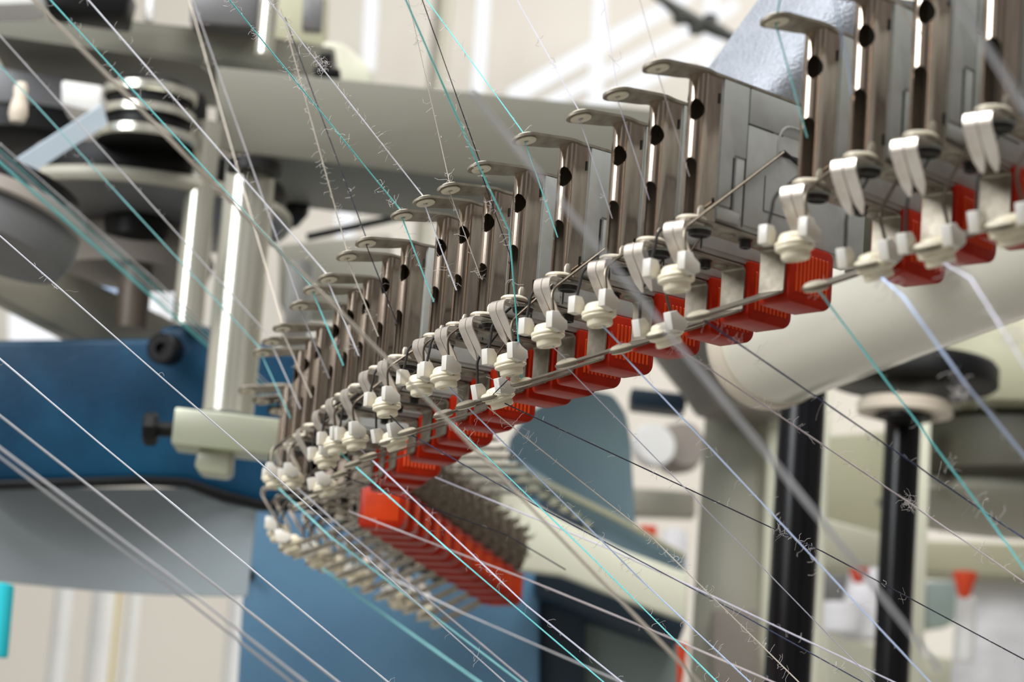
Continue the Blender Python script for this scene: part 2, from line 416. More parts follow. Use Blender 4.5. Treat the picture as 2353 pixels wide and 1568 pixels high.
def copy_tree(o, parent=None):
    c = o.copy(); COL.objects.link(c)
    if parent: c.parent = parent
    for ch in list(o.children): copy_tree(ch, c)
    return c

ZR = 1.5 + .525                                                # height of the feeder ring
YAW = [(640, 4), (678, 8), (725, 17), (800, 24), (925, 30), (1005, 33), (1185, 37), (1590, 43), (1860, 46), (2300, 50)]
def yaw_at(x):
    for (a, ya), (b_, yb) in zip(YAW, YAW[1:]):
        if x <= b_ or b_ == 2300: return ya + (yb - ya) * (x - a) / (b_ - a)
ordn = ['first', 'second', 'third', 'fourth', 'fifth', 'sixth', 'seventh', 'eighth', 'ninth', 'tenth', 'eleventh', 'twelfth', 'thirteenth', 'fourteenth', 'fifteenth', 'sixteenth', 'seventeenth', 'eighteenth', 'nineteenth', 'twentieth', 'twenty-first', 'twenty-second', 'twenty-third']
UNITS = [  # foot of the tube, swing of the tension arm (degrees)
    ('a', 2285, 262, 17), ('b', 2118, 321, 17), ('c', 1980, 368, 16), ('d', 1862, 428, 0), ('e', 1592, 510, 0), ('f', 1500, 560, 15.5), ('g', 1415, 600, 0),
    ('h', 1290, 640, 2), ('i', 1186, 692, 6), ('j', 1115, 730, 16), ('k', 1058, 753, 1), ('l', 1006, 778, 0), ('m', 923, 827, 1), ('n', 879, 852, 15), ('o', 834, 893, 5),
    ('p', 799, 914, 3), ('q', 767, 942, 5), ('r', 726, 983, 14), ('s', 701, 1007, 2), ('t', 678, 1027, -3)]
FEED = {}
first = make_feeder()
for i, (k, px, py, sw) in enumerate(UNITS):
    o = first if i == 0 else copy_tree(first)
    o.location = PZ(px, py, ZR); o.rotation_euler = (0, 0, R(yaw_at(px)))
    arm = [c for c in o.children if c.name.startswith('tension_arm')][0]
    arm.rotation_euler = (0, R(-sw), 0)
    how = 'tension arm hanging low' if sw > 10 else 'tension arm raised'
    lab = 'yarn feeder with nickel tube, %s from right in the near row, %s' % (ordn[i], how)
    if k == 'a': lab = 'nickel-fronted yarn feeder cut off by the right edge of the photo'
    if k == 'e': lab = 'yarn feeder showing its whole grey side panel at the gap in the row'
    tag(o, lab, 'yarn feeder', 'yarn feeders of the near row')
    FEED[k] = o
bpy.context.view_layer.update()
def on(k, p):                                                  # a point of a feeder in the room
    o = FEED[k]; return o.matrix_basis @ V(p)
def disc_of(k):
    o = FEED[k]; arm = [c for c in o.children if c.name.startswith('tension_arm')][0]
    return o.matrix_basis @ (V(arm.location) + arm.rotation_euler.to_matrix() @ (DISC - PIV + V((.004, 0, -.009))))
def eye_of(k): return on(k, EYE_TOP)
def arm_of(k): return on(k, EYE_ARM)

# far side of the ring: the same brackets and lenses seen from inside, clogged with brown lint
def lint_block():
    b = MB(); rnd = random.Random(3)
    b.ext([(.088, .006), (.150, .006), (.158, .040), (.150, .066), (.094, .066)], -.011, .011, K['darklint'], 'y', .003)
    for k in range(150):
        x = rnd.uniform(.09, .158); z = rnd.uniform(.01, .070); y = rnd.choice((-.0105, .0105, rnd.uniform(-.01, .01)))
        d = V((rnd.gauss(.6, .5), rnd.gauss(-.4, .6), rnd.gauss(.7, .5))).normalized() * rnd.uniform(.008, .020)
        p = V((x, y, z)); b.tube([p, p + d * .5 + V((0, 0, -.001)), p + d], [.0016, .0011, .0003], K['darklint'], 4)
    return b.mesh('lint_covered_housing')
ME['lint_block'] = lint_block()
def make_far():
    root = empty('lint_covered_feeder', (0, 0, 0))
    part('lint_covered_housing', ME['lint_block'], root, label='brown lint clogged housing')
    bracket_parts(root)
    part('signal_lens', ME['signal_lens'], root)
    part('clip_finger', ME['clip_near'], root); part('clip_finger', ME['clip_far'], root)
    tension(root, R(0))
    return root
far0 = make_far()
NF = 12
for i in range(NF):
    t = i / (NF - 1)
    px = 830 + (1104 - 830) * t; py = 1124 + (1316 - 1124) * t
    o = far0 if i == 0 else copy_tree(far0)
    yw = -6 - 30 * t
    # the pixel is the lens's upper left corner
    q = PZ(px, py, ZR); rz = MX.Rotation(R(yw), 3, 'Z')
    o.scale = (1.14, 1.14, 1.14); o.location = q - rz @ V((.0972, -.0165, 0)) * 1.14; o.rotation_euler = (0, 0, R(yw))
    arm = [c for c in o.children if c.name.startswith('tension_arm')][0]; arm.rotation_euler = (0, R(-random.choice((0, 14, 4))), 0)
    if i < 3:
        part('guide_tube', ME['guide_tube'], o); tp = part('top_plate', ME['top_plate'], o); part('foot_washer', ME['foot_washer'], o, (-.003, -.001, -.0001))
        part('eyelet', ME['eyelet'], tp, EYE_TOP, EYE_ROT, 'cream ceramic eyelet'); part('bushing', ME['bushing'], o, (.008, 0, -.0019))
    lab = 'lint-clogged yarn feeder with red lens, %s along the far side of the ring' % ordn[i]
    if i == 0: lab = 'lint-clogged yarn feeder showing its whole ribbed red lens front'
    if i == NF - 1: lab = 'last lint-clogged yarn feeder at the lower right end of the far row'
    tag(o, lab, 'yarn feeder', 'yarn feeders of the far side')

exec_bg = True
# ------------------------------------------------------------------ background machine and hall
def slab(name, pts, D, dep, m, bev=.003, parent=None, label=None, cat=None, dirv=(0, 1, 0), group=None, seg=2):
    Ds = D if isinstance(D, (list, tuple)) else [D] * len(pts)
    f = [P(x, y, d) for (x, y), d in zip(pts, Ds)]; bk = [p + V(dirv) * dep for p in f]
    mb = MB(); mb.prism(f, bk, m, bev, seg)
    c = sum(f, V()) / len(f)
    o = mb.at(name, c, parent)
    if parent is None: tag(o, label, cat, group)
    elif label: o['label'] = label
    return o
def vcyl_mb(mb, a, b_, D, wpx, m, n=32, ext0=0, ext1=0):     # upright cylinder seen from pixel a (top) to b_ (bottom)
    top = P(a[0], a[1], D); r = wpx / 2 * D / FPX
    bot = P(b_[0], b_[1], D); mid = (top + bot) / 2
    mb.lathe([(0, bot.z - ext0), (r, bot.z - ext0), (r, top.z + ext1), (0, top.z + ext1)], m, MX.Translation((mid.x, mid.y, 0)), n)
    return V((mid.x, mid.y, bot.z - ext0)), r
def vcyl(name, a, b_, D, wpx, m, label=None, cat=None, parent=None, ext0=0, ext1=0, group=None):
    mb = MB(); o3, r = vcyl_mb(mb, a, b_, D, wpx, m, ext0=ext0, ext1=ext1)
    o = mb.at(name, o3, parent, 40)
    if parent is None: tag(o, label, cat, group)
    elif label: o['label'] = label
    return o
def disc_prof(name, cpx, D, prof, m, label=None, cat=None, parent=None, tilt=None):
    p = P(cpx[0], cpx[1], D); mb = MB()
    mt = MX.Translation(p)
    if tilt: mt = mt @ MX.Rotation(R(tilt[0]), 4, 'X') @ MX.Rotation(R(tilt[1]), 4, 'Y')
    if isinstance(m, list):
        for pr, mm in zip(prof, m): mb.lathe(pr, mm, mt, 48)
    else: mb.lathe(prof, m, mt, 48)
    o = mb.at(name, p, parent, 40)
    if parent is None: tag(o, label, cat)
    elif label: o['label'] = label
    return o

# hall
mb = MB(); mb.box((-30, -20, -.1), (30, 45, 0), K['floor']); tag(mb.obj('floor'), kind='structure')
mb = MB(); mb.box((-14, 16, 0), (14, 16.3, 9), K['wall']); tag(mb.at('wall_back', (0, 16, 0)), kind='structure')
DW = 15.6
nwin = 0
def window(pts, D=DW, m=None):  # also draws the white posts, which are given an added glow
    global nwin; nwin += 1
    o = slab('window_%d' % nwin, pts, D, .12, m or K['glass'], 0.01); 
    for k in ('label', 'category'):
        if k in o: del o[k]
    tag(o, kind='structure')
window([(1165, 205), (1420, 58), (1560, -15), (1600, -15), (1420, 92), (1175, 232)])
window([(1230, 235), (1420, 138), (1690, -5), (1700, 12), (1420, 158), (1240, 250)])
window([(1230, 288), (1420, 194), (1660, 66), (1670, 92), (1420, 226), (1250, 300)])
window([(840, -15), (868, -15), (860, 150), (832, 150)])  # white post, like the next three uprights; its brightness is an added glow
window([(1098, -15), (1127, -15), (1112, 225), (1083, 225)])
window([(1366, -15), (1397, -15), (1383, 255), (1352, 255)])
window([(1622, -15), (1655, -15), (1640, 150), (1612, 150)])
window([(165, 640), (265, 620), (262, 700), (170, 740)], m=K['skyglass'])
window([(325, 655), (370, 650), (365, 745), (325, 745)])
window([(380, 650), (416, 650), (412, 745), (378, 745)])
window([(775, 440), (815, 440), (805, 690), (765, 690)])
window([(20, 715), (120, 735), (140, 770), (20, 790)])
vcyl('pillar', (1020, -20), (1000, 260), 12, 42, K['cream'], 'cream pillar behind the beam, between the two glowing white posts', 'pillar', ext0=1.5)

# upper frame: left beam, main beam
slab('frame_beam', [(-40, 8), (600, 80), (770, 108), (770, 182), (500, 150), (-40, 78)], [5.2, 5.2, 5.3, 5.3, 5.2, 5.2], .30, K['beam'], .006, label='cream frame beam crossing the top left corner', cat='beam')
slab('frame_beam', [(497, 152), (1300, 232), (1900, 292), (1900, 500), (1300, 440), (640, 362), (497, 346)], [4.9, 5.2, 5.5, 5.5, 5.2, 4.95, 4.9], .36, K['beam'], .005, label='wide cream frame beam running behind the feeder tops', cat='beam')
slab('frame_beam', [(-40, 545), (200, 640), (470, 770), (470, 800), (200, 790), (-40, 665)], [4.6, 4.9, 5.2, 5.2, 4.9, 4.6], .14, K['cream'], .006, label='cream diagonal arm dropping across the left side to the blue casting', cat='beam')

# steel posts and clamp block
t = empty('guide_post', P(510, 940, 4.25)); bpy.context.view_layer.update()
tag(t, 'thick polished steel post standing on the clamp block', 'post')
vcyl('shaft', (588, 378), (512, 960), 4.25, 118, K['steel'], parent=t, ext1=.012)
vcyl('top_collar', (586, 374), (583, 398), 4.25, 126, K['black'], parent=t)
vcyl('guide_post', (478, 300), (425, 760), 4.75, 72, K['steel'], 'thinner polished steel post behind the thick one', 'post', ext1=.02)
vcyl('guide_post', (627, -20), (600, 130), 5.1, 44, K['steel'], 'short steel post above the beam at the top left', 'post', ext1=.1)
t = empty('clamp_block', P(520, 1020, 4.15)); tag(t, 'zinc-plated clamp block with a black thumb screw on its left', 'clamp block')
slab('body', [(402, 935), (690, 968), (690, 1052), (392, 1020)], 4.12, .085, K['block'], .004, t)
slab('lug', [(455, 1034), (532, 1036), (530, 1084), (518, 1092), (458, 1084), (446, 1070)], 4.14, .06, K['block'], .004, t)
mb = MB(); a = P(400, 988, 4.16); c = P(330, 986, 4.16); d = (c - a)
mb.tube([a, a + d * .62], .011, K['black'], 16); mb.lathe([(0, 0), (.022, 0), (.025, .004), (.025, .016), (.021, .020), (0, .020)], K['black'], axis_mtx(a + d * .55, d), 8)
mb.at('thumb_screw', a, t, 25)['label'] = 'black thumb screw'

# blue casting and grey shield
t = empty('blue_casting', P(240, 940, 4.9)); tag(t, 'dark blue enamelled casting behind the clamp block', 'machine casting')
slab('body', [(-60, 780), (355, 776), (372, 748), (470, 745), (700, 815), (720, 1160), (600, 1158), (520, 1135), (430, 1105), (330, 1100), (-60, 1112)], 4.75, .09, K['blue'], .012, t, seg=3)
slab('edge_strip', [(-60, 1106), (330, 1094), (430, 1099), (520, 1130), (600, 1150), (720, 1152), (720, 1172), (600, 1172), (510, 1152), (425, 1118), (330, 1112), (-60, 1124)], 4.72, .03, K['black'], .004, t)
mb = MB(); c = P(385, 805, 4.7); mb.lathe([(0, -.01), (.026, -.01), (.026, .028), (.022, .032), (.010, .032), (.010, .02), (0, .02)], K['black'], axis_mtx(c, (-.25, -1, -.1)), 24); mb.at('cap_bolt', c, t)['label'] = 'black cap bolt'
f = []; bkk = []
rows = []
for i in range(13):
    u = i / 12; x0 = -60 + 650 * u
    yt = 1118 + (42 if u > .85 else 0) * (u - .85) / .15 if u > .85 else 1118
    rows.append(((x0, yt + 4), (x0 - 22 * u, 1330 + 40 * math.sin(u * 1.7)), 4.76 + .12 * math.sin(u * math.pi)))
mb = MB()
fr = [P(*r[0], r[2]) for r in rows] ; fb = [P(*r[1], r[2]) for r in rows]
tb = bmesh.new()
q = [[tb.verts.new(a), tb.verts.new(b_), tb.verts.new(b_ + V((0, .012, 0))), tb.verts.new(a + V((0, .012, 0)))] for a, b_ in zip(fr, fb)]
for a, b_ in zip(q, q[1:]):
    for k in range(4): tb.faces.new((a[k], a[(k + 1) % 4], b_[(k + 1) % 4], b_[k]))
tb.faces.new(q[0][::-1]); tb.faces.new(q[-1]); bmesh.ops.recalc_face_normals(tb, faces=tb.faces[:])
mb.add(tb, K['greysheet']); tag(mb.at('sheet_shield', fb[6]), 'curved grey sheet metal shield hanging under the blue casting', 'shield')
t = empty('blue_column', P(850, 1500, 5.4)); tag(t, 'broad mid-blue machine column at the bottom, below the far feeders', 'machine column')
slab('body', [(592, 1150), (1240, 1150), (1240, 1640), (540, 1640), (556, 1380)], 5.35, .5, K['skyblue'], .01, t)
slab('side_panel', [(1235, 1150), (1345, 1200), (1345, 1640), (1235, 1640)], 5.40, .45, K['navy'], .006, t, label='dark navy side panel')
mb = MB(); c = P(574, 1322, 5.33); mb.lathe([(0, -.01), (.010, -.01), (.010, .01), (0, .01)], K['black'], axis_mtx(c, (0, -1, 0)), 16); mb.at('screw', c, t)
# mid machine
slab('machine_cover', [(1000, 1110), (1120, 1095), (1165, 1120), (1280, 1188), (1430, 1262), (1582, 1318), (1578, 1428), (1440, 1380), (1290, 1322), (1120, 1300), (1000, 1260)], 5.15, .04, K['lightcream'], .006, label='pale cream machine cover panel beyond the far feeders', cat='panel')
slab('grey_box', [(1052, 1040), (1160, 1030), (1155, 1128), (1128, 1136), (1050, 1120)], 5.1, .12, K['cream'], .006, label='light grey box under the middle red lenses', cat='box')
t = empty('slate_housing', P(1330, 1150, 5.8)); tag(t, 'slate blue rounded housing behind the cream panel', 'machine housing')
slab('body', [(1160, 1240), (1168, 1010), (1215, 945), (1290, 905), (1350, 892), (1410, 905), (1440, 950), (1450, 1010), (1462, 1220), (1450, 1260)], 5.75, .25, K['slate'], .01, t)
slab('flange', [(1145, 1080), (1200, 1062), (1280, 1115), (1400, 1188), (1575, 1278), (1572, 1325), (1430, 1268), (1280, 1195), (1165, 1128)], 5.6, .05, K['slate'], .004, t)
for i in range(8):
    x = 1160 + i * 24; y = 1072 + i * 17.5
    slab('slot_tab', [(x, y + 14), (x + 16, y), (x + 34, y + 10), (x + 18, y + 26)], 5.57, .03, K['olive'], .003, t, label='cream slot tab')
slab('trim_line', [(1200, 1075), (1420, 1185), (1575, 1272), (1575, 1284), (1420, 1200), (1200, 1090)], 5.57, .02, K['olive'], .001, t)
slab('dark_sill', [(1230, 1310), (1300, 1318), (1578, 1430), (1560, 1478), (1330, 1400), (1230, 1360)], 5.25, .3, K['navy'], .006, label='dark navy sill below the cream panel', cat='machine part')
slab('cabinet', [(1332, 1395), (1556, 1475), (1556, 1640), (1332, 1640)], 5.45, .2, K['greygreen'], .006, label='grey green cabinet panel at the bottom centre', cat='panel')

slab('ribbed_cover', [(1955, 430), (2130, 400), (2130, 585), (1955, 610)], 3.2, .06, K['darkolive'], .004, label='dark cover glimpsed between the third and fourth feeders, above the ivory pipe', cat='cover')
# left pulleys
t = empty('belt_pulley', P(335, 300, 4.7)); tag(t, 'black stepped belt pulley with bright rims under the left beam', 'pulley')
s_ = 4.7 / FPX
def px(v): return v * s_
b0 = P(340, 270, 4.7)
mb = MB()
mb.lathe([(0, px(72)), (px(100), px(72)), (px(104), px(66)), (px(104), px(50)), (px(96), px(46)), (px(96), px(12)), (px(106), px(8)), (px(106), px(-12)), (px(98), px(-16)), (px(98), px(-40)), (px(116), px(-46)), (px(116), px(-62)), (0, px(-62))], K['black'], MX.Translation(b0), 48)
mb.at('wheel', b0, t)
for z in (50, 0, -54):
    mb = MB(); rr = px(109 if z > -50 else 119); mb.lathe([(rr - px(6), px(z + 12)), (rr, px(z + 10)), (rr, px(z - 8)), (rr - px(6), px(z - 12))], K['steel'], MX.Translation(b0), 48); mb.at('rim', b0 + V((0, 0, px(z))), t)['label'] = 'bright steel rim'
mb = MB(); a = P(240, 262, 4.62); c = P(20, 405, 4.40); d = (c - a).normalized(); up = V((0, 0, 1)); sdn = (up - d * up.dot(d)).normalized() * .017
nrm = d.cross(sdn).normalized() * .0015
mb.prism([a + sdn + nrm, a - sdn + nrm, c - sdn + nrm, c + sdn + nrm], [a + sdn - nrm, a - sdn - nrm, c - sdn - nrm, c + sdn - nrm], K['belt']); tag(mb.at('drive_belt', a), 'pale blue drive belt running left from the stepped pulley', 'belt')
disc_prof('wheel_guard', (330, 438), 4.97, [(0, .024), (.235, .024), (.247, .018), (.250, .0), (.247, -.020), (0, -.020)], K['black'], 'big black wheel guard below the stepped pulley', 'wheel')
disc_prof('guard_ring', (332, 392), 4.97, [(.02, .012), (.195, .012), (.205, .004), (.200, -.0095), (.02, -.0095), (.02, .012)], K['taupe'], 'taupe ring plate between the pulley and the black wheel guard', 'ring')
t = empty('cone_pulley', P(315, 486, 4.97)); tag(t, 'large grey disc with pale rim and black hub on a dark shaft', 'pulley')
disc_prof('disc', (315, 484), 4.97, [(0, .012), (.262, .012), (.264, -.008), (.25, -.016), (.10, -.030), (0, -.030)], K['greymetal'], parent=t)
disc_prof('pale_rim', (315, 484), 4.97, [(.262, .012), (.270, .008), (.272, -.004), (.266, -.013), (.258, -.014)], K['cream'], parent=t, label='pale rim')
disc_prof('skirt', (310, 596), 5.0, [(.02, .05), (.12, .045), (.14, .0), (.13, -.03), (.02, -.03)], K['taupe'], parent=t)
disc_prof('hub', (312, 536), 4.9, [(0, .03), (.045, .03), (.056, .02), (.054, -.010), (.03, -.020), (0, -.020)], K['black'], parent=t, label='black hub')
vcyl('shaft', (318, 560), (300, 760), 4.9, 76, K['brown'], parent=t, label='dark brown shaft')
t = empty('flat_pulley', P(20, 520, 4.2)); tag(t, 'tilted grey pulley at the left edge above the diagonal arm', 'pulley')
disc_prof('wheel', (10, 505), 4.2, [(0, .045), (.10, .045), (.115, .035), (.118, -.02), (.108, -.052), (0, -.052)], K['greymetal'], parent=t, tilt=(-8, 14))
disc_prof('rim', (10, 480), 4.19, [(.115, .012), (.122, .008), (.122, -.010), (.115, -.014)], K['taupe'], parent=t, tilt=(-8, 14))
disc_prof('belt_groove', (10, 452), 4.19, [(0, .022), (.112, .022), (.112, -.014), (0, -.014)], K['black'], parent=t, tilt=(-8, 14))
mb = MB(); c = P(44, 240, 4.3); mb.lathe([(0, .034), (.008, .034), (.011, .026), (.010, .012), (.014, -.004), (.015, -.016), (.011, -.028), (0, -.031)], K['beigecap'], MX.Translation(c), 24); tag(mb.at('knob', c), 'small cream knob handle left of the stepped pulley', 'knob')
slab('white_cover', [(140, 182), (236, 196), (228, 262), (140, 240)], 4.9, .10, K['whitepost'], .006, label='white cover plate left of the stepped pulley', cat='cover')
slab('grey_cover', [(-30, 150), (150, 175), (150, 300), (-30, 300)], 5.3, .10, K['greymetal'], .006, label='grey cover behind the cream knob', cat='cover')
slab('bracket_arm', [(360, 200), (470, 212), (468, 285), (440, 330), (380, 320)], 4.85, .06, K['black'], .006, label='black bracket between pulley and cream beam', cat='bracket')
disc_prof('rimmed_wheel', (70, 325), 5.35, [(0, .028), (.17, .028), (.18, .018), (.18, -.018), (.165, -.03), (0, -.03)], K['black'], 'black rimmed wheel behind the cream knob', 'wheel')
# things on the upper beam
slab('dark_bearing', [(95, -30), (300, -30), (284, 38), (170, 22), (100, 12)], 5.0, .10, K['black'], .005, label='black bearing block on the top left beam', cat='bearing')
slab('lamp_tray', [(-40, -30), (90, -30), (80, 8), (-40, 12)], 4.9, .1, K['whitepost'], .004, label='white tray in the top left corner', cat='tray')
vcyl('strut', (352, -20), (338, 50), 5.1, 22, K['whitepost'], 'thin white strut on the top left beam', 'strut', ext1=.05)
slab('motor_box', [(440, -30), (596, -30), (590, 62), (436, 52)], 5.15, .1, K['greymetal'], .006, label='grey motor box on the top left beam', cat='box')
slab('switch_box', [(636, -30), (750, -30), (745, 130), (630, 120)], 5.6, .1, K['olive'], .006, label='beige cabinet on the beam behind the switch', cat='box')
slab('screen', [(697, -10), (744, -10), (738, 70), (692, 66)], 5.5, .03, K['greymetal'], .004, label='small dark grey display on the beige cabinet', cat='display')
t = empty('limit_switch', P(750, 150, 5.0)); tag(t, 'small black limit switch standing on the cream beam', 'switch')
slab('body', [(722, 150), (782, 158), (780, 178), (720, 170)], 5.0, .04, K['black'], .002, t)
slab('actuator', [(734, 120), (764, 120), (760, 156), (730, 150)], 5.0, .03, K['black'], .002, t)
slab('cover_hood', [(640, 110), (700, 88), (790, 95), (850, 150), (858, 200), (640, 170)], 5.6, .1, K['lightcream'], .012, label='pale rounded hood behind the limit switch', cat='hood')
# between post and feeders
mb = MB(); mb.tube([P(705, 545, 5.6), P(950, 492, 5.6)], .0075, K['black'], 12); tag(mb.at('support_rod', P(705, 545, 5.6)), 'black rod slanting behind the left feeder tongues', 'rod')
disc_prof('hand_wheel', (672, 480), 5.3, [(0, .03), (.02, .03), (.03, .01), (.030, -.02), (0, -.02)], K['black'], 'black hand wheel right of the thick steel post', 'wheel', tilt=(60, 30))
slab('olive_cover', [(640, 560), (900, 535), (900, 700), (720, 720), (640, 700)], 6.0, .12, K['cream'], .01, label='blurred cream cover behind the left feeder tongues', cat='cover')
vcyl('sight_tube', (695, 600), (670, 860), 5.4, 60, K['whitepost'], 'pale blurred tube between post and leftmost feeders', 'tube')
# right side
a = P(1752, 800, 3.75); c = P(2560, 470, 3.1); d = (c - a); L = d.length; rr = .083
t = empty('cream_pipe', a); tag(t, 'thick ivory pipe rising to the right behind the red lenses', 'pipe')
mb = MB(); mb.lathe([(0, -.012), (rr * .55, -.012), (rr * .82, -.004), (rr * .96, .012), (rr, .035), (rr, L), (0, L)], K['pipe'], axis_mtx(a, d), 48); mb.at('pipe_body', a, t, 50)
mb = MB(); mb.lathe([(rr * .80, -.014), (rr * 1.0, -.004), (rr * 1.03, .010), (rr * 1.03, .034), (rr * .9, .034)], K['beigecap'], axis_mtx(a, d), 48); mb.at('end_collar', a, t, 50)['label'] = 'beige end collar'
t = empty('upright_column', P(1685, 1400, 6)); tag(t, 'cream upright column left of the black poles', 'column')
vcyl('shaft', (1712, 950), (1672, 1640), 6.0, 186, K['cream'], parent=t)
disc_prof('cap', (1700, 880), 5.9, [(0, .13), (.20, .13), (.19, .05), (.12, -.03), (.09, -.07), (0, -.07)], K['taupe'], parent=t, label='grey conical cap')
slab('edge_plate', [(1768, 960), (1790, 960), (1760, 1640), (1738, 1640)], 5.9, .05, K['lightcream'], .003, t)
slab('foot_plate', [(1640, 1400), (1740, 1400), (1735, 1640), (1640, 1640)], 5.8, .1, K['taupe'], .004, t)
vcyl('black_pole', (1845, 900), (1806, 1640), 4.6, 108, K['blackpole'], 'glossy black pole, nearer and thicker of the two', 'pole', ext1=.05)
t = empty('flange_pole', P(2050, 1500, 5.2)); tag(t, 'thinner glossy black pole topped by a wide black flange', 'pole')
vcyl('shaft', (2075, 930), (2046, 1640), 5.2, 84, K['blackpole'], parent=t)
disc_prof('flange', (2095, 868), 5.2, [(0, .03), (.15, .03), (.158, .02), (.158, -.012), (.15, -.018), (0, -.018)], K['black'], parent=t)
disc_prof('ring', (2080, 938), 5.15, [(0, .012), (.082, .012), (.088, .004), (.086, -.012), (.062, -.016), (.055, -.008), (0, -.006)], K['beigecap'], parent=t, label='beige ring under the flange')
disc_prof('hub', (2078, 946), 5.13, [(0, .004), (.050, .004), (.050, -.014), (0, -.014)], K['black'], parent=t)
slab('side_rail', [(1886, 880), (1912, 880), (1884, 1640), (1858, 1640)], 5.4, .05, K['lightcream'], .003, label='narrow cream rail right of the thick black pole', cat='rail')
slab('side_rail', [(2112, 960), (2140, 960), (2118, 1640), (2090, 1640)], 5.6, .05, K['lightcream'], .003, label='narrow cream rail right of the flanged pole', cat='rail')
t = empty('round_frame', P(2300, 1000, 5.8)); tag(t, 'round olive cream machine frame at the right edge', 'machine frame')
disc_prof('top_ring', (2370, 960), 5.8, [(0, .14), (.30, .14), (.31, .12), (.31, .03), (.28, -.015), (.10, -.03), (0, -.03)], K['olive'], parent=t)
disc_prof('drum', (2380, 1060), 5.8, [(0, .05), (.25, .05), (.25, -.05), (.22, -.06), (0, -.06)], K['darkolive'], parent=t, label='dark olive drum')
disc_prof('bottom_ring', (2370, 1175), 5.9, [(0, .035), (.30, .03), (.32, .0), (.30, -.02), (.1, -.04), (0, -.04)], K['cream'], parent=t)
slab('machine_cover', [(1900, 1000), (2040, 990), (2035, 1270), (1890, 1270)], 6.6, .05, K['olive'], .01, label='olive cream panel between the two black poles', cat='panel')
slab('hose_guard', [(1890, 1190), (2040, 1230), (2030, 1300), (1880, 1300)], 6.4, .05, K['lightcream'], .01, label='pale guard plate between the poles, under the olive panel', cat='guard')
slab('cross_rail', [(1900, 1235), (2400, 1250), (2400, 1330), (1895, 1300)], 8, .2, K['olive'], .01, label='olive cream rail across the blurred lower right', cat='rail')
def cone(x, y, w, h, D, m, name, label, cat, taper=.8, group=None):
    p = P(x, y, D); r = w / 2 * D / FPX; hh = h * D / FPX; mb = MB()
    mb.lathe([(0, hh), (r * taper * .5, hh), (r * taper, hh * .97), (r, hh * .05), (r * .96, 0), (0, 0)], m, MX.Translation(p), 32)
    return tag(mb.at(name, p), label, cat, group)
cone(2290, 1590, 210, 250, 8.2, K['white'], 'yarn_cone', 'big white yarn package at the right edge, lower right', 'yarn cone', .95)
cone(1985, 1470, 120, 200, 8.0, K['white'], 'yarn_cone', 'white yarn package between the two black poles', 'yarn cone', .6)
cone(1930, 1455, 100, 70, 7.9, K['white'], 'yarn_cone', 'low white yarn package beside the black thick pole', 'yarn cone', .95)
cone(2218, 1520, 42, 150, 7.9, K['whitepost'], 'bobbin_tube', 'narrow pale bobbin tube under the red holder', 'bobbin', .95)
def holder_red(x, y, w, h, D, label):
    p = P(x, y, D); r = w / 2 * D / FPX; hh = h * D / FPX; mb = MB()
    mb.lathe([(0, 0), (r * .35, 0), (r * .5, hh * .1), (r, hh * .9), (r, hh), (0, hh)], K['red'], MX.Translation(p), 24)
    tag(mb.at('red_holder', p), label, 'holder')
holder_red(1972, 1340, 58, 60, 7.8, 'red cone holder above the white package between the poles')
holder_red(2215, 1375, 58, 60, 7.8, 'red cone holder above the narrow pale bobbin')
holder_red(1735, 1590, 34, 90, 7.0, 'red holder at the bottom beside the cream column foot')
holder_red(1560, 1590, 30, 110, 7.0, 'red holder at the bottom right of the grey green panel')
slab('pale_bench', [(2105, 1500), (2420, 1540), (2420, 1640), (2080, 1640)], 8.6, .3, K['lightcream'], .01, label='pale cream bench in the lower right corner', cat='bench')
slab('pale_bench', [(1900, 1450), (2040, 1490), (2035, 1640), (1890, 1640)], 8.4, .3, K['lightcream'], .01, label='pale cream bench between the two black poles', cat='bench')
slab('dark_machine', [(2130, 1335), (2200, 1335), (2200, 1430), (2130, 1440)], 8.8, .2, K['greygreen'], .01, label='dark grey machine behind the red cone holder', cat='machine')
slab('dark_machine', [(1895, 1310), (1960, 1320), (1950, 1400), (1895, 1390)], 8.8, .2, K['greymetal'], .01, label='dark grey machine behind the poles', cat='machine')
disc_prof('fan_housing', (1500, 1025), 7.5, [(0, .02), (.055, .02), (.06, 0), (.055, -.02), (0, -.02)], K['whitepost'], 'white round lamp housing right of the slate housing', 'lamp', tilt=(80, 20))
disc_prof('dark_motor', (1560, 1030), 7.6, [(0, .04), (.06, .04), (.07, 0), (.06, -.05), (0, -.05)], K['taupe'], 'taupe motor beside the cream column', 'motor', tilt=(80, 20))
slab('dark_clamp', [(1450, 890), (1580, 905), (1575, 945), (1450, 930)], 6.2, .1, K['navy'], .006, label='dark clamp left of the grey conical cap', cat='clamp')
slab('rear_rail', [(1450, 1120), (1600, 1130), (1600, 1185), (1450, 1180)], 7.8, .1, K['cream'], .006, label='cream rail left of the cream column', cat='rail')
slab('red_block', [(1470, 1205), (1510, 1208), (1508, 1255), (1468, 1250)], 7.4, .05, K['red'], .006, label='small red block left of the cream column', cat='block')
cone(1545, 1330, 70, 115, 7.6, K['white'], 'yarn_cone', 'white yarn package left of the cream column', 'yarn cone', .8)
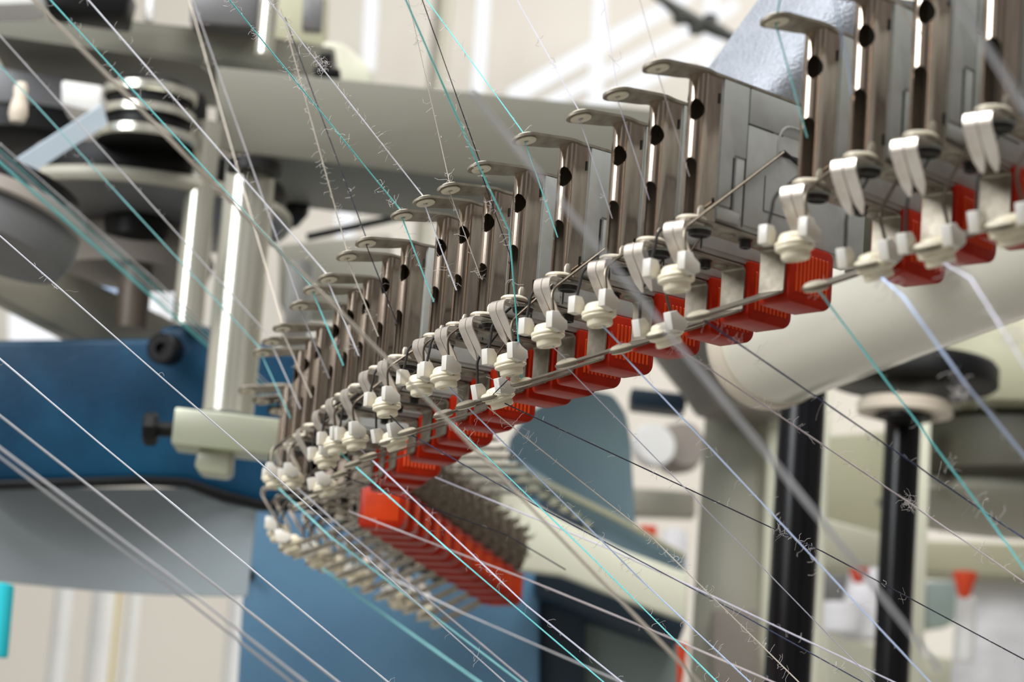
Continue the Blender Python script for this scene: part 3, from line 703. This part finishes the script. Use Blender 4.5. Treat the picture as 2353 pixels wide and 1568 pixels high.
# foil duct, cable
def foil():
    c = P(1880, 120, 3.3); mb = MB(); tb = bmesh.new(); rows = []
    n = 24; mrow = 14
    for j in range(mrow + 1):
        v = j / mrow; row = []
        for i in range(n + 1):
            u = i / n
            x = 1585 + (1770 - 1585) * (1 - v) ** 1 + u * (460 - 120 * v) ; y = 215 - 255 * (1 - v) + u * (60) 
            row.append(tb.verts.new(P(x, y, 3.35 - .10 * math.sin(u * math.pi)) ))
        rows.append(row)
    bk = [[tb.verts.new(v.co + V((0, .03, 0))) for v in row] for row in rows]
    for A, s in ((rows, 1), (bk, -1)):
        for r0, r1 in zip(A, A[1:]):
            for i in range(n): tb.faces.new((r0[i], r0[i + 1], r1[i + 1], r1[i]))
    for i in range(n):
        tb.faces.new((rows[0][i], bk[0][i], bk[0][i + 1], rows[0][i + 1])); tb.faces.new((rows[-1][i], rows[-1][i + 1], bk[-1][i + 1], bk[-1][i]))
    for j in range(mrow):
        tb.faces.new((rows[j][0], rows[j + 1][0], bk[j + 1][0], bk[j][0])); tb.faces.new((rows[j][n], bk[j][n], bk[j + 1][n], rows[j + 1][n]))
    bmesh.ops.recalc_face_normals(tb, faces=tb.faces[:])
    mb.add(tb, K['foil']); tag(mb.at('foil_hood', c), 'bubbled silver foil hood behind the tall feeders', 'hood')
foil()
mb = MB(); mb.tube([P(1480, -30, 9), P(1530, 5, 9), P(1570, 35, 9), P(1610, 55, 9), P(1650, 70, 9), P(1700, 95, 9), P(1760, 130, 9)], [.012, .016, .026, .022, .024, .014, .012], K['cable'], 10)
for x, y in ((1562, 38), (1600, 62), (1632, 50)): mb.lathe([(0, .03), (.022, .02), (.024, -.02), (0, -.03)], K['cable'], MX.Translation(P(x, y, 9)), 12)
tag(mb.at('overhead_cable', P(1570, 35, 9)), 'dark overhead cable with clips crossing the bright windows', 'cable')
# bottom left wall posts
for x, w, l in ((128, 46, 'white wall post, leftmost below the grey shield'), (222, 60, 'wide white wall post beside the yellow stripe'), (290, 26, 'thin white wall post right of the yellow stripe'), (532, 46, 'white wall post against the blue column')):
    vcyl('wall_post', (x + 18, 1330), (x, 1640), 11, w, K['whitepost'], l, 'post', ext0=.6, ext1=.3)
vcyl('cable_duct', (272, 1330), (250, 1640), 10.9, 8, K['yellow'], 'yellow stripe pipe between the white wall posts', 'pipe', ext0=.6, ext1=.3)
cone(-12, 1510, 60, 170, 4.4, K['turq'], 'yarn_cone', 'turquoise yarn package cut off by the left edge', 'yarn cone', .9)

# ------------------------------------------------------------------ yarns
YC = {}
def ymat(n, c, dirt): YC[n] = mat('yarn_' + n, c, .85, spec=.15, dirt=dirt, dscale=900, damt=.7)
ymat('turquoise', (120, 224, 228), (168, 240, 240)); ymat('teal', (132, 200, 204), (170, 218, 220)); ymat('white', (240, 242, 252), (222, 226, 238)); ymat('lavender', (220, 218, 236), (196, 194, 212))
ymat('skyblue', (196, 216, 252), (222, 234, 254)); ymat('black', (46, 46, 56), (80, 80, 96)); ymat('navy', (62, 70, 96), (96, 100, 120)); ymat('beige', (214, 205, 192), (184, 172, 158)); ymat('pink', (208, 197, 200), (184, 170, 174)); ymat('grey', (158, 156, 160), (128, 126, 132)); ymat('palegrey', (208, 208, 212), (188, 188, 194))
def hairs(pts, n, rnd, lo=.004, hi=.011, r=.00014):
    seg = [(a, b_, (b_ - a).length) for a, b_ in zip(pts, pts[1:])]; tot = sum(s[2] for s in seg)
    mb = MB()
    cl = [rnd.random() for _ in range(max(3, n // 9))]
    for k in range(n):
        t = rnd.choice(cl) + rnd.gauss(0, .012) if rnd.random() < .5 else rnd.random()
        t = min(max(t, 0.003), .997) * tot
        for a, b_, L in seg:
            if t <= L: break
            t -= L
        p = a.lerp(b_, min(t / L, 1)); d = (b_ - a).normalized()
        q = V((rnd.gauss(0, 1), rnd.gauss(0, .5), rnd.gauss(0, 1))); q = (q - d * q.dot(d) * .6).normalized()
        ln = rnd.uniform(lo, hi) * (1.7 if rnd.random() < .12 else 1); path = [p]; dv = q
        for s in range(4):
            path.append(path[-1] + dv * ln / 4); dv = (dv + V((rnd.gauss(0, .55), rnd.gauss(0, .4), rnd.gauss(0, .55)))).normalized()
        mb.tube(path, r, K['lint'], 3, False)
    return mb
NY = 0
def yarn(color, pts, r=.00075, fuzz=0, label='', strands=1, lump=None):
    global NY; NY += 1
    rnd = random.Random(NY)
    pts = [p if isinstance(p, V) else P(*p) for p in pts]; r *= .8
    mb = MB()
    fine = []
    for a, b_ in zip(pts, pts[1:]):
        n = max(2, int((b_ - a).length / .02))
        fine += [a.lerp(b_, i / n) for i in range(n)]
    fine.append(pts[-1])
    mb.tube(fine, [r * (1 + rnd.uniform(-.12, .15)) for _ in fine], YC[color], 6)
    o = mb.at('yarn_strand', pts[0], None, 60)
    tag(o, label, 'yarn')
    if fuzz:
        hb = hairs(pts, fuzz, rnd)
        if lump:
            c = P(*lump)
            for k in range(45):
                p = c + V((rnd.gauss(0, .003), rnd.gauss(0, .002), rnd.gauss(0, .003))); path = [p]; dv = V((rnd.gauss(0, 1), rnd.gauss(0, 1), rnd.gauss(0, 1))).normalized()
                for s in range(4): path.append(path[-1] + dv * .002); dv = (dv + V((rnd.gauss(0, .8), rnd.gauss(0, .8), rnd.gauss(0, .8)))).normalized()
                hb.tube(path, .00012, K['lint'], 3, False)
        h = hb.at('fuzz', pts[0], o); h['kind'] = 'stuff'
    return o
def tube_slot(k): return on(k, (-.0085, .003, .030))
G = 'yarns'
# from the creel to the top eyelets and on down the tubes
def feed(color, start, k, r=.0007, fuzz=40, label='', lump=None, mid=None):
    e = eye_of(k)
    pts = [start] + (mid or []) + [e + V((0, 0, .002)), e - V((0, 0, .004)), on(k, (-.0086, -.0016, .034))]
    return yarn(color, pts, r, fuzz, label, lump=lump)
feed('white', (605, -15, 2.62), 'k', .0008, 130, 'fuzzy white yarn from the top edge to the eleventh feeder tongue', lump=(742, 150, 2.66))
feed('turquoise', (515, -15, 2.55), 'l', .0008, 110, 'fuzzy bright turquoise yarn from the top edge, just left of the fuzzy white one')
feed('black', (655, 40, 2.95), 'm', .0007, 60, 'black yarn from top edge to the thirteenth feeder tongue, beside a beige one')
feed('beige', (645, 20, 2.9), 'n', .0008, 130, 'fuzzy beige yarn from the top edge to the fourteenth feeder tongue')
feed('white', (190, -15, 3.0), 'o', .0010, 70, 'white yarn from the top edge, right of a turquoise one, to the fifteenth tongue')
feed('turquoise', (102, -15, 3.0), 'p', .0010, 70, 'turquoise yarn starting at the top left beside a thick beige one')
feed('grey', (440, -10, 3.5), 'q', .0010, 40, 'dark grey yarn from the top edge crossing the cream beam')
feed('beige', (432, -10, 3.7), 'r', .0010, 40, 'beige yarn beside the dark grey one crossing the cream beam')
feed('palegrey', (-20, 60, 3.3), 's', .0010, 20, 'pale grey yarn from the left edge, across the wheels and steel post')
feed('teal', (-20, 130, 3.4), 't', .0010, 20, 'dark turquoise yarn from the left edge, across the wheels and steel post')
feed('beige', (935, -15, 2.6), 'j', .0005, 50, 'thin beige fuzzy yarn from the top edge to the tenth feeder tongue')
feed('black', (965, -15, 2.4), 'i', .0006, 25, 'black yarn from the top edge to the ninth feeder tongue')
feed('turquoise', (970, -15, 2.5), 'h', .0006, 40, 'thin turquoise yarn from the top edge to the eighth feeder tongue')
feed('lavender', (1180, -15, 2.4), 'g', .0005, 10, 'thin lavender yarn from the top edge to the seventh feeder tongue')
feed('lavender', (1385, -15, 2.3), 'f', .0004, 4, 'thin grey lavender yarn from the top edge to the sixth feeder tongue')
feed('pink', (1466, -15, 2.2), 'e', .0004, 4, 'thin pinkish yarn from the top edge to the tongue beside the grey panel')
feed('teal', (1795, -15, 2.0), 'd', .0008, 4, 'pale turquoise yarn dropping in front of the foil hood')
yarn('skyblue', [(1915, -15, 1.75), (1950, 160, 1.78), on('c', (-.0115, .0035, .045))], .0008, 4, 'pale blue yarn in front of the third feeder from the right')
yarn('beige', [(2055, -15, 1.72), on('b', (-.0125, .0035, .075))], .0008, 4, 'beige yarn in front of the second feeder from the right')
yarn('palegrey', [(2190, -15, 1.35), (2420, 350, 1.35)], .0019, 0, 'thick blurred pale yarn crossing the upper right corner')
yarn('turquoise', [(926, -15, 2.25), (1090, 360, 2.38), (1170, 530, 2.43), arm_of('i') + V((0, 0, .003))], .0010, 70, 'turquoise yarn passing in front of the feeders straight to a lower eyelet')
# from the discs through the arm eyelets to the lower right
def out(color, k, end, r=.0007, fuzz=40, label='', lump=None, arm=None, mid=None):
    a = arm_of(arm or k)
    return yarn(color, [disc_of(k), a + V((0, 0, .003)), a - V((0, 0, .003))] + (mid or []) + [end], r, fuzz, label, lump=lump)
yarn('turquoise', [arm_of('d'), (2278, 1200, 2.05), (2400, 1375, 2.03)], .0010, 60, 'turquoise yarn running from the arm under the fourth feeder to the right edge')
yarn('skyblue', [disc_of('c'), (2075, 682, 1.80), (2220, 885, 1.78), (2400, 1105, 1.8)], .0012, 50, 'pale blue yarn with a lint clump at the right edge', lump=(2210, 905, 1.78))
yarn('lavender', [disc_of('b'), (2230, 640, 1.7), (2330, 800, 1.62), (2420, 950, 1.6)], .0008, 60, 'lint-covered lavender yarn piece in front of the ivory pipe', lump=(2325, 770, 1.58))
yarn('navy', [arm_of('e'), (2294, 1199, 2.3), (2420, 1280, 2.25)], .0008, 90, 'navy yarn from the arm under the grey-panelled feeder')
yarn('pink', [arm_of('f'), (2095, 1160, 2.4), (2420, 1385, 2.35)], .0008, 100, 'pinkish yarn carrying a lint knot in front of the flanged pole', lump=(2090, 1158, 2.4))
out('skyblue', 'g', (2190, 1625, 2.25), .0009, 60, 'light blue yarn from the seventh disc down past the thick black pole')
out('lavender', 'h', (2060, 1620, 2.5), .0006, 10, 'faint lavender yarn from the eighth disc', arm='h')
yarn('black', [disc_of('i'), arm_of('j'), (1890, 1268, 2.5), (2420, 1552, 2.45)], .0007, 80, 'black yarn crossing both black poles to the lower right')
yarn('beige', [arm_of('k') + V((.02, 0, 0)), (1500, 1238, 2.65), (1890, 1622, 2.6)], .0007, 110, 'fuzzy pinkish beige yarn in front of the slate housing')
yarn('skyblue', [disc_of('k'), arm_of('k'), (1480, 1340, 2.65), (1770, 1612, 2.6)], .0009, 120, 'fuzzy pale blue yarn crossing the cream panel')
yarn('turquoise', [disc_of('l'), arm_of('l'), (1358, 1279, 2.6), (1690, 1610, 2.5)], .0008, 80, 'fuzzy turquoise yarn under the thick pale yarn, crossing the cream panel')
yarn('navy', [disc_of('m'), arm_of('m'), (1234, 1164, 2.8), (1700, 1411, 2.75), (2040, 1600, 2.7)], .0007, 40, 'dark navy yarn from the thirteenth disc over the cream panel')
yarn('lavender', [disc_of('o'), arm_of('o'), (1210, 1392, 2.75), (1475, 1605, 2.7)], .0010, 50, 'lavender yarn crossing the red lenses of the far row')
yarn('turquoise', [disc_of('p'), arm_of('p'), (1040, 1272, 2.8), (1430, 1605, 2.7)], .0010, 20, 'turquoise yarn crossing the red lenses of the far row')
yarn('black', [disc_of('q'), arm_of('q'), (1165, 1230, 3.1), (1300, 1310, 3.1)], .0008, 10, 'dark yarn running over the first far red lenses')
yarn('pink', [(800, 1175, 3.3), (1210, 1332, 3.2), (1560, 1475, 3.1), (1850, 1600, 3.0)], .0011, 20, 'pinkish yarn slanting over the far red lenses to the grey green panel')
yarn('lavender', [(1000, 1097, 3.1), (1400, 1262, 3.0), (1640, 1372, 2.95), (2100, 1590, 2.9)], .0010, 30, 'dull lavender yarn slanting over the cream panel to the cream column')
yarn('grey', [disc_of('s'), (763, 1193, 3.1), (1260, 1610, 2.9)], .0015, 0, 'grey lavender yarn beside a glossy white one at the bottom')
yarn('teal', [disc_of('t'), (760, 1235, 3.2), (1260, 1618, 3.1)], .0013, 0, 'dull teal yarn from the leftmost disc to the bottom edge')
yarn('teal', [(690, 1268, 4.0), (830, 1375, 3.95), (1180, 1625, 3.8)], .0022, 0, 'blurred teal yarn over the blue column, under the far feeders')
yarn('palegrey', [(900, 1330, 3.7), (1060, 1408, 3.6), (1500, 1600, 3.5)], .0013, 0, 'faint pale yarn right of the far feeders at the bottom')
yarn('white', [(-20, 525, 2.62), (385, 880, 2.64), (570, 1040, 2.66), (820, 1262, 2.68), (1215, 1618, 2.7)], .0009, 25, 'sharp glossy white yarn from the left edge to the bottom centre')
yarn('white', [(-20, 808, 2.45), (230, 1020, 2.45), (930, 1600, 2.45)], .0010, 6, 'white yarn in front of the blue casting, below the sharp one')
yarn('palegrey', [(-20, 940, 2.2), (830, 1610, 2.2)], .0013, 0, 'soft pale yarn crossing the grey shield')
yarn('palegrey', [(-20, 1015, 1.95), (440, 1363, 1.95), (755, 1612, 1.95)], .0013, 0, 'blurred pale yarn crossing the grey shield, upper strand of a pair')
yarn('palegrey', [(-20, 1035, 1.95), (430, 1380, 1.95), (725, 1612, 1.95)], .0013, 0, 'blurred pale yarn crossing the grey shield, lower strand of a pair')
yarn('beige', [(62, -15, 1.9), (440, 372, 1.9), (1000, 938, 1.95), (1660, 1625, 1.95)], .0016, 0, 'thick soft beige yarn crossing the whole photo from top left to bottom')
yarn('palegrey', [(1080, 208, 1.5), (1600, 845, 1.5), (1900, 1212, 1.5), (2160, 1540, 1.5)], .0018, 0, 'thick blurred grey beige yarn crossing the middle and the right black poles')
for dx, dy, c, l in ((0, 0, 'teal', 'lowest teal strand of the blurred bundle from the left edge'), (13, -2, 'palegrey', 'palest strand of the blurred bundle from the left edge'), (22, -6, 'teal', 'upper turquoise strand of the blurred bundle from the left edge'), (6, 10, 'turquoise', 'lower turquoise strand of the blurred bundle from the left edge'), (30, -14, 'palegrey', 'topmost pale strand of the blurred bundle from the left edge')):
    yarn({'turquoise': 'turquoise', 'teal': 'teal', 'palegrey': 'palegrey'}[c], [(-30 + dx, 345 + dy, 3.75), (330 + dx, 662 + dy, 4.25), (630 + dx * .5, 925 + dy, 4.6)], .0014, 0, l)

# ------------------------------------------------------------------ light
w = bpy.data.worlds.new('hall_daylight'); sc.world = w; w.use_nodes = True
nt = w.node_tree; bg = nt.nodes['Background']
tc = nt.nodes.new('ShaderNodeTexCoord'); sp = nt.nodes.new('ShaderNodeSeparateXYZ'); nt.links.new(tc.outputs['Generated'], sp.inputs[0])
mr = nt.nodes.new('ShaderNodeMapRange'); mr.inputs[1].default_value = -.1; mr.inputs[2].default_value = 1.0
nt.links.new(sp.outputs[2], mr.inputs[0])
cr = nt.nodes.new('ShaderNodeValToRGB'); e = cr.color_ramp.elements
e[0].position = 0; e[0].color = (.33, .295, .245, 1); e[1].position = 1; e[1].color = (.95, .97, 1, 1)
e2 = cr.color_ramp.elements.new(.30); e2.color = (.41, .385, .35, 1)
nt.links.new(mr.outputs[0], cr.inputs[0])
# made-up light and dark bands by compass bearing, to streak the nickel reflections
at2 = nt.nodes.new('ShaderNodeMath'); at2.operation = 'ARCTAN2'; nt.links.new(sp.outputs[1], at2.inputs[0]); nt.links.new(sp.outputs[0], at2.inputs[1])
mw = nt.nodes.new('ShaderNodeMath'); mw.operation = 'MULTIPLY_ADD'; mw.inputs[1].default_value = 1 / (2 * math.pi); mw.inputs[2].default_value = .5; nt.links.new(at2.outputs[0], mw.inputs[0])
br_ = nt.nodes.new('ShaderNodeValToRGB'); br_.color_ramp.interpolation = 'EASE'
stops = [(0, 1.9), (.05, 1.6), (.075, .35), (.11, .30), (.13, 1.3), (.165, 1.2), (.19, .38), (.25, .36), (.275, .9), (.30, .85), (.325, .28), (.37, .4), (.41, .9), (.45, .5), (.56, .7), (.62, 1.2), (.75, 1.3), (.87, 1.1), (.92, .8), (.95, 1.9), (1, 1.9)]
el = br_.color_ramp.elements; el[0].position = 0; el[1].position = 1
for k, (p_, v_) in enumerate(stops):
    q_ = el[0] if k == 0 else (el[-1] if k == len(stops) - 1 else el.new(p_))
    q_.color = (v_ / 2, v_ / 2, v_ / 2, 1)
nt.links.new(mw.outputs[0], br_.inputs[0])
mu = nt.nodes.new('ShaderNodeMix'); mu.data_type = 'RGBA'; mu.blend_type = 'MULTIPLY'; mu.inputs[0].default_value = 1
nt.links.new(cr.outputs[0], mu.inputs[6]); nt.links.new(br_.outputs[0], mu.inputs[7]); nt.links.new(mu.outputs[2], bg.inputs[0]); bg.inputs[1].default_value = 1.7
def area(name, loc, aim, size, power, col=(1, 1, 1)):
    l = bpy.data.lights.new(name, 'AREA'); l.shape = 'RECTANGLE'; l.size, l.size_y = size; l.energy = power; l.color = col
    o = bpy.data.objects.new(name, l); COL.objects.link(o); o.location = loc
    o.rotation_euler = (V(aim) - V(loc)).to_track_quat('-Z', 'Y').to_euler(); return o
area('window_light', (-3.2, 1.2, 4.2), (0, 3, 2), (2.2, 2.4), 200, (.95, .98, 1))
area('wall_fill_light', (3.5, 9, 7.5), (0, 15.5, 3), (6, 3), 450, (1, .975, .94))  # added fill, no lamp seen here; keeps the back wall bright
area('overhead_fill_light', (.6, 1.8, 6.0), (0, 6, 2), (3, 2.5), 215, (1, .98, .95))  # added fill from above, unseen; brightens the machine parts behind the feeders

vs = sc.view_settings
vs.view_transform = 'Standard'; vs.look = 'None'; vs.exposure = 0; vs.gamma = 1; vs.use_curve_mapping = False
